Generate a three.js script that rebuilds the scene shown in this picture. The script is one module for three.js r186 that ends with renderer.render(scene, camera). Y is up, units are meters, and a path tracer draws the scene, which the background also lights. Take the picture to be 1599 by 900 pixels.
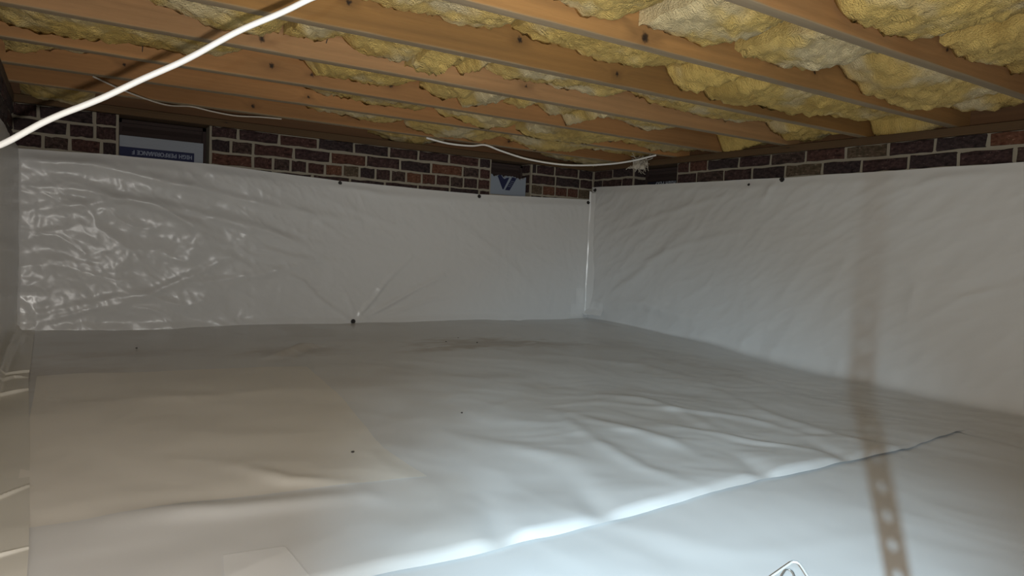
import * as THREE from 'three';
import { ImprovedNoise } from 'three/addons/math/ImprovedNoise.js';
import { mergeGeometries } from 'three/addons/utils/BufferGeometryUtils.js';

// ------------------------------------------------------------------ camera, light, exposure
// World: origin at the foot of the far right corner; the back wall is z = 0, the right wall is x = 0.
const scene = new THREE.Scene();
scene.background = new THREE.Color(0x000000);
const camera = new THREE.PerspectiveCamera(44.8, 1599 / 900, 0.02, 50);
const EYE = new THREE.Vector3(-3.086, 0.4825, 3.8375);
const AXR = new THREE.Vector3(0.84266, 0.04537, 0.53654), AXU = new THREE.Vector3(-0.004, 0.99694, -0.07802), AXB = new THREE.Vector3(-0.53843, 0.0636, 0.84027);
camera.position.copy(EYE);
camera.quaternion.setFromRotationMatrix(new THREE.Matrix4().makeBasis(AXR, AXU, AXB));
const renderer = new THREE.WebGLRenderer({ antialias: true });
renderer.toneMapping = THREE.LinearToneMapping;
renderer.toneMappingExposure = 1.0;
renderer.shadowMap.enabled = true;
function spot(at, to, colour, cd, degrees, radius) {
  const l = new THREE.SpotLight(colour, cd, 0, THREE.MathUtils.degToRad(degrees), 1, 2);
  l.position.set(...at); l.target.position.set(...to);
  l.castShadow = true; l.shadow.radius = radius; l.shadow.mapSize.set(2048, 2048); l.shadow.camera.near = 0.02;
  scene.add(l, l.target);
}
// the camera's flash, just under the lens, a second spot added to widen its beam, and the photographer's headlamp, tilted down at the floor
const FLASH = [-3.086, 0.431, 3.842];
spot(FLASH, [-2.85, 0.98, 0.4], new THREE.Color(1, 0.96, 0.9), 5.9, 48, 0.35);
spot(FLASH, [-0.3, 1.02, 1.85], new THREE.Color(1, 0.94, 0.855), 6.1, 48, 0.35);
spot([-3.12, 0.56, 4.007], [-2.2, -0.05, 3.02], new THREE.Color(0.62, 0.92, 1.14), 13.5, 26.5, 0.28);
spot([-3.12, 0.56, 4.007], [-1.0, 0.35, 1.2], new THREE.Color(0.72, 0.95, 1.05), 1.7, 40, 0.28);   // the headlamp's spill

// ------------------------------------------------------------------ helpers
const perlin = new ImprovedNoise();
const noise = (x, y, z = 0) => perlin.noise(x + 31.7, y + 17.3, z + 5.1);
function rng(seed) { let s = seed >>> 0; return () => { s = (s + 0x6D2B79F5) >>> 0; let t = s; t = Math.imul(t ^ (t >>> 15), t | 1); t ^= t + Math.imul(t ^ (t >>> 7), t | 61); return ((t ^ (t >>> 14)) >>> 0) / 4294967296; }; }
const clamp = (x, a, b) => Math.min(Math.max(x, a), b);
const smooth = (a, b, x) => { const t = clamp((x - a) / (b - a), 0, 1); return t * t * (3 - 2 * t); };
const lerp = (a, b, t) => a + (b - a) * t;
function interp(pts, x) {
  if (x <= pts[0][0]) return pts[0][1];
  for (let i = 1; i < pts.length; i++) if (x <= pts[i][0]) return lerp(pts[i - 1][1], pts[i][1], (x - pts[i - 1][0]) / (pts[i][0] - pts[i - 1][0]));
  return pts[pts.length - 1][1];
}
function fbm(x, y, z, n = 4) { let a = 0, k = 1, f = 1; for (let i = 0; i < n; i++) { a += k * noise(x * f, y * f, z + i * 9.1); k *= 0.5; f *= 2.03; } return a; }
function creases(x, y, z, n = 3) { let a = 0, k = 1, f = 1; for (let i = 0; i < n; i++) { a += k * (0.5 - Math.abs(noise(x * f, y * f, z + i * 7.7)) * 2); k *= 0.5; f *= 2.1; } return a; }
function segDist(px, py, pts) {            // distance to a polyline and how far along it (0..1)
  let best = 1e9, where = 0;
  for (let i = 1; i < pts.length; i++) {
    const [ax, ay] = pts[i - 1], [bx, by] = pts[i], dx = bx - ax, dy = by - ay;
    const t = clamp(((px - ax) * dx + (py - ay) * dy) / (dx * dx + dy * dy), 0, 1);
    const d = Math.hypot(px - ax - t * dx, py - ay - t * dy);
    if (d < best) { best = d; where = (i - 1 + t) / (pts.length - 1); }
  }
  return [best, where];
}
function ridge(px, py, pts, h, w) {        // a fold: tallest in the middle, fading to its ends
  const [d, t] = segDist(px, py, pts);
  if (d > w * 4) return 0;
  return h * Math.exp(-(d / w) * (d / w)) * (0.25 + 0.75 * Math.sin(Math.PI * clamp(t, 0.04, 0.96)));
}
const used = {};
function numbered(name) { const n = used[name] = (used[name] ?? -1) + 1; return n ? `${name}_${String(n).padStart(3, '0')}` : name; }
function mesh(name, geometry, material, parent) {
  const m = new THREE.Mesh(geometry, material); m.castShadow = m.receiveShadow = true;
  m.name = parent && parent !== scene ? name : numbered(name);
  (parent || scene).add(m); return m;
}
function group(name, x = 0, y = 0, z = 0) { const g = new THREE.Group(); g.name = numbered(name); g.position.set(x, y, z); scene.add(g); return g; }
function tag(o, label, category, groupName) { o.userData = { label, category }; if (groupName) o.userData.group = groupName; return o; }
function structure(o) { o.userData = { kind: 'structure' }; return o; }
function grid(nu, nv, f, uv, flip = false, tint) {   // f(u, v) -> [x, y, z] for u, v in 0..1
  const p = [], t = [], c = [], ix = [];
  for (let j = 0; j <= nv; j++) for (let i = 0; i <= nu; i++) {
    const u = i / nu, v = j / nv, q = f(u, v); p.push(...q); t.push(...(uv ? uv(u, v, q) : [u, v])); if (tint) c.push(...tint(q, u, v));
  }
  for (let j = 0; j < nv; j++) for (let i = 0; i < nu; i++) {
    const a = j * (nu + 1) + i, b = a + 1, d = a + nu + 1, e = d + 1;
    if (flip) ix.push(a, d, b, b, d, e); else ix.push(a, b, d, b, e, d);
  }
  const g = new THREE.BufferGeometry();
  g.setAttribute('position', new THREE.Float32BufferAttribute(p, 3)); g.setAttribute('uv', new THREE.Float32BufferAttribute(t, 2));
  if (tint) g.setAttribute('color', new THREE.Float32BufferAttribute(c, 3));
  g.setIndex(ix); g.computeVertexNormals(); return g;
}
function tube(points, r, n = 40, sides = 8) { return new THREE.TubeGeometry(new THREE.CatmullRomCurve3(points.map(p => new THREE.Vector3(...p))), n, r, sides); }
function dataTexture(w, h, f, colour = true) {
  const d = new Uint8Array(w * h * 4);
  for (let y = 0; y < h; y++) for (let x = 0; x < w; x++) { const c = f(x, y), k = (y * w + x) * 4; d[k] = clamp(c[0], 0, 255); d[k + 1] = clamp(c[1], 0, 255); d[k + 2] = clamp(c[2], 0, 255); d[k + 3] = 255; }
  const t = new THREE.DataTexture(d, w, h); t.wrapS = t.wrapT = THREE.RepeatWrapping; t.magFilter = THREE.LinearFilter; t.minFilter = THREE.LinearFilter;
  if (colour) t.colorSpace = THREE.SRGBColorSpace; t.needsUpdate = true; return t;
}

// ------------------------------------------------------------------ materials
const grainBump = dataTexture(256, 256, (x, y) => { const v = 128 + 70 * fbm(x / 9, y / 9, 3, 3) + 40 * noise(x / 2.1, y / 2.1, 8); return [v, v, v]; }, false);
const furBump = dataTexture(512, 512, (x, y) => {
  const wx = x + 14 * noise(x / 60, y / 60, 2), wy = y + 14 * noise(x / 60, y / 60, 4);
  const v = 128 + 75 * noise(wx / 16, wy / 5, 1) + 60 * noise(wx / 4, wy / 9, 6) + 45 * noise(wx / 2.2, wy / 2.2, 9); return [v, v, v];
}, false);
const M = {
  liner: new THREE.MeshPhysicalMaterial({ color: new THREE.Color(0.74, 0.73, 0.715), roughness: 0.3, specularIntensity: 0.9, side: THREE.DoubleSide, vertexColors: true }),
  overlay: new THREE.MeshPhysicalMaterial({ color: new THREE.Color(0.82, 0.775, 0.705), roughness: 0.34, side: THREE.DoubleSide }),
  tape: new THREE.MeshPhysicalMaterial({ color: new THREE.Color(0.81, 0.8, 0.785), roughness: 0.25, side: THREE.DoubleSide }),
  mortar: new THREE.MeshStandardMaterial({ color: new THREE.Color(0.33, 0.29, 0.225), roughness: 0.95, bumpMap: grainBump, bumpScale: 0.004 }),
  earth: new THREE.MeshStandardMaterial({ color: new THREE.Color(0.2, 0.15, 0.11), roughness: 1 }),
  subfloor: new THREE.MeshStandardMaterial({ color: new THREE.Color(0.3, 0.19, 0.1), roughness: 0.9 }),
  fibre: new THREE.MeshStandardMaterial({ color: 0xffffff, roughness: 1, vertexColors: true, bumpMap: furBump, bumpScale: 0.006, side: THREE.DoubleSide }),
  cable: new THREE.MeshStandardMaterial({ color: new THREE.Color(0.86, 0.84, 0.8), roughness: 0.4 }),
  wire: new THREE.MeshStandardMaterial({ color: new THREE.Color(0.62, 0.56, 0.48), roughness: 0.5 }),
  iron: new THREE.MeshStandardMaterial({ color: new THREE.Color(0.03, 0.026, 0.024), roughness: 0.6 }),
  steel: new THREE.MeshStandardMaterial({ color: new THREE.Color(0.45, 0.44, 0.42), roughness: 0.4, metalness: 0.8 }),
  ventDark: new THREE.MeshStandardMaterial({ color: new THREE.Color(0.05, 0.032, 0.028), roughness: 0.9 }),
  foam: new THREE.MeshStandardMaterial({ color: new THREE.Color(0.62, 0.63, 0.65), roughness: 0.9 }),
  fluff: new THREE.MeshStandardMaterial({ color: new THREE.Color(0.62, 0.56, 0.47), roughness: 1 }),
  dirt: new THREE.MeshStandardMaterial({ color: new THREE.Color(0.045, 0.035, 0.028), roughness: 1 }),
};

// ------------------------------------------------------------------ the setting
const JB = 1.043, JH = 0.235, SILL = 1.005, LEFT = -3.285, BACKZ = 5.4;
structure(mesh('floor', new THREE.BoxGeometry(4.0, 0.3, 5.9), M.earth)).position.set(-1.6, -0.34, 2.65);
structure(mesh('ceiling', new THREE.BoxGeometry(4.0, 0.02, 5.9), M.subfloor)).position.set(-1.6, JB + JH + 0.012, 2.65);
// bricks: a few irregular unit shapes, a few tones
const R0 = rng(77);
function brickShape(seed) {
  const r = rng(seed), nx = 6, ny = 3, e = 0.035, p = [], ix = [];
  const front = (u, v) => {
    const ex = Math.max(0, Math.abs(u) - 0.5 + e * 0.55) / (e * 0.55), ey = Math.max(0, Math.abs(v) - 0.5 + e * 1.7) / (e * 1.7);
    return 0.5 - 0.09 * Math.min(1, Math.hypot(ex, ey)) + 0.05 * (r() - 0.5);
  };
  const us = [-0.5, -0.48, -0.22, 0, 0.24, 0.48, 0.5], vs = [-0.5, -0.42, 0.42, 0.5];
  for (let j = 0; j <= ny; j++) for (let i = 0; i <= nx; i++) p.push(us[i] + (i && i < nx ? 0 : 0.03 * (r() - 0.5)), vs[j] + 0.1 * (r() - 0.5), front(us[i], vs[j]));
  for (let j = 0; j < ny; j++) for (let i = 0; i < nx; i++) { const a = j * (nx + 1) + i; ix.push(a, a + 1, a + nx + 1, a + 1, a + nx + 2, a + nx + 1); }
  const ring = []; for (let i = 0; i <= nx; i++) ring.push(i); for (let j = 1; j <= ny; j++) ring.push(j * (nx + 1) + nx); for (let i = nx - 1; i >= 0; i--) ring.push(ny * (nx + 1) + i); for (let j = ny - 1; j > 0; j--) ring.push(j * (nx + 1));
  const n0 = p.length / 3; ring.forEach(k => p.push(p[k * 3], p[k * 3 + 1], -0.5));
  ring.forEach((k, i) => { const i2 = (i + 1) % ring.length; ix.push(k, n0 + i, ring[i2], ring[i2], n0 + i, n0 + i2); });
  const g = new THREE.BufferGeometry(); g.setAttribute('position', new THREE.Float32BufferAttribute(p, 3));
  const uv = []; for (let i = 0; i < p.length; i += 3) uv.push(p[i] + 0.5, p[i + 1] + 0.5); g.setAttribute('uv', new THREE.Float32BufferAttribute(uv, 2));
  g.setIndex(ix); g.computeVertexNormals(); return g;
}
const brickShapes = [1, 2, 3, 4, 5, 6].map(brickShape);
const brickTones = [[76, 50, 44], [64, 45, 42], [88, 56, 44], [56, 43, 43], [104, 68, 50], [70, 54, 48], [62, 43, 42], [88, 74, 58]];
const brickMats = brickTones.map((c, k) => new THREE.MeshStandardMaterial({ roughness: 0.95, bumpMap: grainBump, bumpScale: 0.003, map: dataTexture(128, 48, (x, y) => {
  const n = 26 * fbm(x / 14, y / 14, k * 3 + 1, 4), s = smooth(0.42, 0.75, noise(x / 11, y / 8, k * 5 + 40) + 0.35 * noise(x / 3, y / 3, k)) * 60, d = smooth(0.2, 0.6, noise(x / 18, y / 12, k + 70)) * -22;
  return [c[0] + n + s + d, c[1] + n * 0.8 + s + d, c[2] + n * 0.8 + s * 0.95 + d];
}) }));
let brickCount = 0;
function bricks(parent, place, joints, y0, y1, tones) {    // one course: a brick between each two joints
  for (let i = 1; i < joints.length; i++) {
    const a = joints[i - 1], b = joints[i], w = Math.abs(b - a) - 0.0135, h = y1 - y0 - 0.003 + (R0() - 0.5) * 0.004;
    const m = mesh('brick', brickShapes[brickCount % 6], brickMats[tones ? tones[i % tones.length] : Math.floor(R0() * 8)], parent);
    m.name = brickCount ? `brick_${String(brickCount).padStart(3, '0')}` : 'brick'; brickCount++;
    m.scale.set(w, h, 0.07); place(m, (a + b) / 2, (y0 + y1) / 2 + (R0() - 0.5) * 0.003, -0.035 + R0() * 0.004);
  }
}
function wallCore(x0, x1, holes, depth) {                   // extruded outline with notches open to the sill
  const s = new THREE.Shape(); s.moveTo(x0, -0.5); s.lineTo(x1, -0.5); s.lineTo(x1, SILL);
  for (const [a, b, y] of [...holes].sort((p, q) => q[1] - p[1])) { s.lineTo(b, SILL); s.lineTo(b, y); s.lineTo(a, y); s.lineTo(a, SILL); }
  s.lineTo(x0, SILL);
  const g = new THREE.ExtrudeGeometry(s, { depth, bevelEnabled: false }); g.translate(0, 0, -depth - 0.006); return g;
}
const rows = { A: [0.950, SILL], B: [0.8825, 0.9400], C: [0.815, 0.8725], D: [0.7475, 0.805] };
const wallBack = structure(group('wall_back'));
mesh('mortar', wallCore(-3.5, 0.25, [[-2.875, -2.475, 0.79], [-0.82, -0.517, 0.79]], 0.2), M.mortar, wallBack);
const onBack = (m, x, y, d) => m.position.set(x, y, d);
bricks(wallBack, onBack, [-3.29, -3.191, -2.974, -2.88], ...rows.A, [3, 1, 3, 6]);
bricks(wallBack, onBack, [-2.472, -2.34, -2.132, -1.926, -1.72, -1.51, -1.325, -1.121, -0.909, -0.825], ...rows.A, [3, 1, 6, 0, 3]);
bricks(wallBack, onBack, [-0.512, -0.476, -0.327, -0.125, 0.0], ...rows.A, [1, 3, 6]);
bricks(wallBack, onBack, [-3.29, -3.077, -2.973, -2.88], ...rows.B, [1, 3, 6]);
bricks(wallBack, onBack, [-2.47, -2.373, -2.264, -2.055, -1.852, -1.648, -1.438, -1.238, -1.024, -0.905, -0.825], ...rows.B, [0, 3, 5, 0, 6, 2, 1, 3, 4, 5]);
bricks(wallBack, onBack, [-0.512, -0.317, -0.11, 0.0], ...rows.B, [6, 1, 3]);
bricks(wallBack, onBack, [-3.29, -3.174, -3.071, -2.945, -2.88], ...rows.C, [3, 6, 5, 0]);
bricks(wallBack, onBack, [-2.47, -2.263, -2.161, -2.07, -1.981, -1.882, -1.782, -1.684, -1.589, -1.494, -1.399, -1.298, -1.205, -1.109, -1.016, -0.915, -0.825], ...rows.C, [4, 2, 0, 5, 1, 0, 4, 7, 3, 1, 5]);
bricks(wallBack, onBack, [-0.512, -0.42, -0.317, -0.215, -0.122, 0.0], ...rows.C, [2, 7, 4, 2]);
bricks(wallBack, onBack, [-3.29, -3.08, -2.88], ...rows.D, [6, 1]);
bricks(wallBack, onBack, [-2.47, -2.37, -2.16, -1.95, -1.74, -1.53, -1.32, -1.11, -0.9, -0.825], ...rows.D, [6, 1, 3]);
bricks(wallBack, onBack, [-0.512, -0.42, -0.21, 0.0], ...rows.D, [3, 6]);
const wallRight = structure(group('wall_right'));
const coreR = wallCore(-0.25, 5.6, [[0.41, 0.79, 0.79]], 0.2); coreR.rotateY(-Math.PI / 2);
mesh('mortar', coreR, M.mortar, wallRight);
const onRight = (m, z, y, d) => { m.position.set(-d, y, z); m.rotation.y = -Math.PI / 2; };
bricks(wallRight, onRight, [0.01, 0.2, 0.405], ...rows.A, [3, 1]);
bricks(wallRight, onRight, [0.795, 0.888, 1.025, 1.247, 1.452, 1.654, 1.868, 2.071, 2.268, 2.472, 2.68, 2.885, 3.09, 3.295], ...rows.A, [1, 0, 2, 3, 6, 5, 0, 7, 6, 3, 4]);
bricks(wallRight, onRight, [0.01, 0.1, 0.3, 0.405], ...rows.B, [6, 3, 1]);
bricks(wallRight, onRight, [0.795, 0.947, 1.149, 1.34, 1.542, 1.751, 1.951, 2.162, 2.367, 2.57, 2.775, 2.98, 3.185], ...rows.B, [3, 6, 5, 1, 3, 7, 3, 6]);
for (const y of [0.848, 0.91, 0.977]) bricks(wallRight, (m, x) => { m.position.set(x, y, 0.412 - 0.034); }, [0.004, 0.122], y - 0.029, y + 0.028, [1, 3]);
for (const y of [0.848, 0.91, 0.977]) bricks(wallBack, (m, x) => { m.position.set(-0.519 + 0.034, y, x); m.rotation.y = -Math.PI / 2; }, [-0.122, -0.012], y - 0.029, y + 0.028, [3, 6]);
const wallLeft = structure(group('wall_left'));
const coreL = wallCore(-0.25, 5.6, [], 0.2); coreL.rotateY(Math.PI / 2); coreL.translate(LEFT, 0, 5.35); mesh('mortar', coreL, M.mortar, wallLeft);
const onLeft = (m, z, y, d) => { m.position.set(LEFT + d, y, z); m.rotation.y = Math.PI / 2; };
const run = (a, b, s) => { const l = []; for (let z = a; z < b; z += s) l.push(z); return l; };
bricks(wallLeft, onLeft, run(0.0, 3.2, 0.21), ...rows.A, [1, 3, 6, 0]);
bricks(wallLeft, onLeft, [0, ...run(0.1, 3.2, 0.21)], ...rows.B, [3, 6, 0, 1, 5]);
bricks(wallLeft, onLeft, run(0.0, 3.2, 0.21), ...rows.C, [6, 0, 3, 1]);
structure(mesh('wall_front', new THREE.BoxGeometry(4.0, 1.8, 0.2), M.mortar)).position.set(-1.6, 0.4, BACKZ + 0.1);

// ------------------------------------------------------------------ timber: joists, sill plates, rim boards
function timberMap(seed, tone, knots, L = 3.5, H = 0.235) {
  const r = rng(seed), w = 2048, h = 96, o = seed * 13.7;
  return dataTexture(w, h, (px, py) => {
    const x = px / w * L, y = py / h * H; let wob = 0.012 * noise(x * 1.3, y * 4, o), dark = 0;
    for (const [kx, ky, kr] of knots) {
      const dx = (x - kx) / 2.2, dy = y - ky, d = Math.hypot(dx, dy), q = Math.hypot(x - kx, dy);
      wob += Math.sign(dy || 1) * 0.03 * Math.exp(-(d / 0.022) * (d / 0.022));
      dark += smooth(kr * 0.85, kr * 0.2, q + 0.005 * noise(x * 160, y * 160, o)) * 0.75 + smooth(kr * 3, kr * 0.5, d * 1.4) * 0.14;
    }
    const g = noise(x * 1.1, (y + wob) * 90, o + 3) * 0.07 + noise(x * 0.8, (y + wob) * 28, o + 9) * 0.09 + noise(x * 30, y * 400, o) * 0.025 + noise(x * 2.3, y * 9, o + 20) * 0.08;
    const k = (1 + g) * (1 - 0.82 * Math.min(1, dark));
    const w8 = H > 0.2 ? smooth(0.034, 0.028, y + 0.003 * noise(x * 9, 1, o)) : 0;   // floor bounce light on the undersides, painted in as grey
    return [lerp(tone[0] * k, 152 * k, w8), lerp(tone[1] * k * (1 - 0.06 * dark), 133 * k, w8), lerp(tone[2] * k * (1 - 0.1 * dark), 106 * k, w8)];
  });
}
function timber(L, H, T, seed, nx = 60) {                   // along x, from its bottom front edge; eased edges, a little out of true
  const c = 0.0025, prof = [[0, c], [0, H - c], [-c, H], [-T + c, H], [-T, H - c], [-T, c], [-T + c, 0], [-c, 0]];
  const vs = [0.135, 1, 0.99, 0.86, 0.85, 0.14, 0.0, 0.125, 0.135];
  const n = prof.length;
  const g = grid(nx, n, (u, v) => { const k = Math.round(v * n), [z, y] = prof[k % n], x = u * L; return [x, y + 0.002 * noise(x * 1.5, seed, 1), z + 0.003 * noise(x * 0.9, seed, 7)]; }, (u, v) => [u, vs[Math.round(v * n)]]);
  const ends = [];
  for (const s of [0, 1]) { const sh = new THREE.Shape(prof.map(([z, y]) => new THREE.Vector2(z, y))); const e = new THREE.ShapeGeometry(sh); e.rotateY(-Math.PI / 2); e.translate(s * L, 0, 0); if (s === 0) { } ends.push(e); }
  // ShapeGeometry turned so that its x (depth) lies along z
  for (const e of ends) { const uv = e.attributes.uv; for (let i = 0; i < uv.count; i++) uv.setXY(i, uv.getX(i) * 0.2 + 0.5, uv.getY(i)); }
  return mergeGeometries([g.toNonIndexed(), ...ends.map(e => e.toNonIndexed())]);
}
const JZ = [3.1717, 2.7635, 2.3531, 1.9668, 1.546, 1.1249, 0.79, 0.309], JS = [0, -0.0027, -0.0018, 0.0099, -0.0039, -0.0043, 0.02, -0.0074];
const zJoist = (k, x) => k > 7 ? -0.085 : JZ[k] + JS[k] * x;
const X0 = -3.4;
// knots: where along the wall, how far above the lower edge, radius
const knotAt = [
  [[-1.0, 0.12, 0.012]],
  [[-1.62, 0.07, 0.011], [-0.95, 0.05, 0.008]],
  [[-1.86, 0.06, 0.014], [-1.74, 0.02, 0.02], [-1.2, 0.05, 0.008], [-0.97, 0.055, 0.008]],
  [[-2.44, 0.07, 0.011], [-2.27, 0.115, 0.008], [-2.33, 0.12, 0.006], [-1.89, 0.075, 0.014], [-1.49, 0.035, 0.01], [-2.7, 0.05, 0.008]],
  [[-3.05, 0.07, 0.008], [-2.58, 0.03, 0.013], [-2.5, 0.075, 0.012], [-1.6, 0.04, 0.01]],
  [[-2.45, 0.05, 0.013], [-2.3, 0.04, 0.009], [-1.98, 0.055, 0.015], [-1.1, 0.05, 0.008]],
  [[-2.9, 0.05, 0.009], [-1.88, 0.05, 0.012], [-1.05, 0.05, 0.013], [-2.2, 0.03, 0.008]],
  [[-2.34, 0.03, 0.013], [-1.85, 0.05, 0.01], [-0.9, 0.03, 0.012]],
];
const joistWords = ['floor joist nearest the viewer, crossing just above the top right corner', 'pine joist at the top right with yellow insulation on both sides', 'second pine joist counted down from the top right corner', 'third joist from the top right, with scattered knots along it',
  'fourth joist from the top right, passing behind the thick white cable', 'fifth joist from the top right, dark knots left of its middle', 'sixth joist from the top right, a thin wire stapled to it', 'last joist before the back brick wall, thin wires under it'];
const tones = [[168, 127, 82], [171, 129, 84], [168, 126, 76], [142, 105, 58], [170, 130, 88], [166, 121, 75], [168, 121, 74], [154, 110, 66]];
JZ.forEach((z, k) => {
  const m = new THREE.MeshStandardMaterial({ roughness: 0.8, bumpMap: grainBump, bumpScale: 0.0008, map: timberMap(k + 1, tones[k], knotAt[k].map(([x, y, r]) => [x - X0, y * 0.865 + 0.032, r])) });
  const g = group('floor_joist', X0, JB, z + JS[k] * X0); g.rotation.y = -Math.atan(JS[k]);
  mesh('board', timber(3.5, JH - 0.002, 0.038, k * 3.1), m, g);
  tag(g, joistWords[k], 'joist');
});
const sillMap = timberMap(40, [92, 70, 46], [[1.0, 0.1, 0.01]], 3.5, 0.15);
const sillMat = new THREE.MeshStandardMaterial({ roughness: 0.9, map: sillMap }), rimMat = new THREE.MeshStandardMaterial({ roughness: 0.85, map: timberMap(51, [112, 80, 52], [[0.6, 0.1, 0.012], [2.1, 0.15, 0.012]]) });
function plank(name, L, H, T, at, turn, mat, seed) { const m = structure(mesh(name, timber(L, H, T, seed), mat)); m.position.set(...at); m.rotation.y = turn; return m; }
plank('trim_1', 3.5, 0.037, 0.14, [-3.4, SILL + 0.001, 0.006], 0, sillMat, 11);                       // sill plate on the back wall
plank('trim_2', 5.4, 0.037, 0.14, [-0.006, SILL + 0.001, 0.012], -Math.PI / 2, sillMat, 12);         // on the right wall
plank('trim_3', 5.4, 0.037, 0.14, [LEFT + 0.006, SILL + 0.001, 5.41], Math.PI / 2, sillMat, 13);      // on the left wall
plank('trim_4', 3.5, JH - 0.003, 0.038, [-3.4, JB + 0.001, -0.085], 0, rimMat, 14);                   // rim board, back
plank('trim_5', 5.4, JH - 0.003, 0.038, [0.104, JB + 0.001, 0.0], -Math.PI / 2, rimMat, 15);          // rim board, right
plank('trim_6', 5.4, JH - 0.003, 0.038, [-3.405, JB + 0.001, 5.4], Math.PI / 2, rimMat, 16);           // rim board, left

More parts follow.
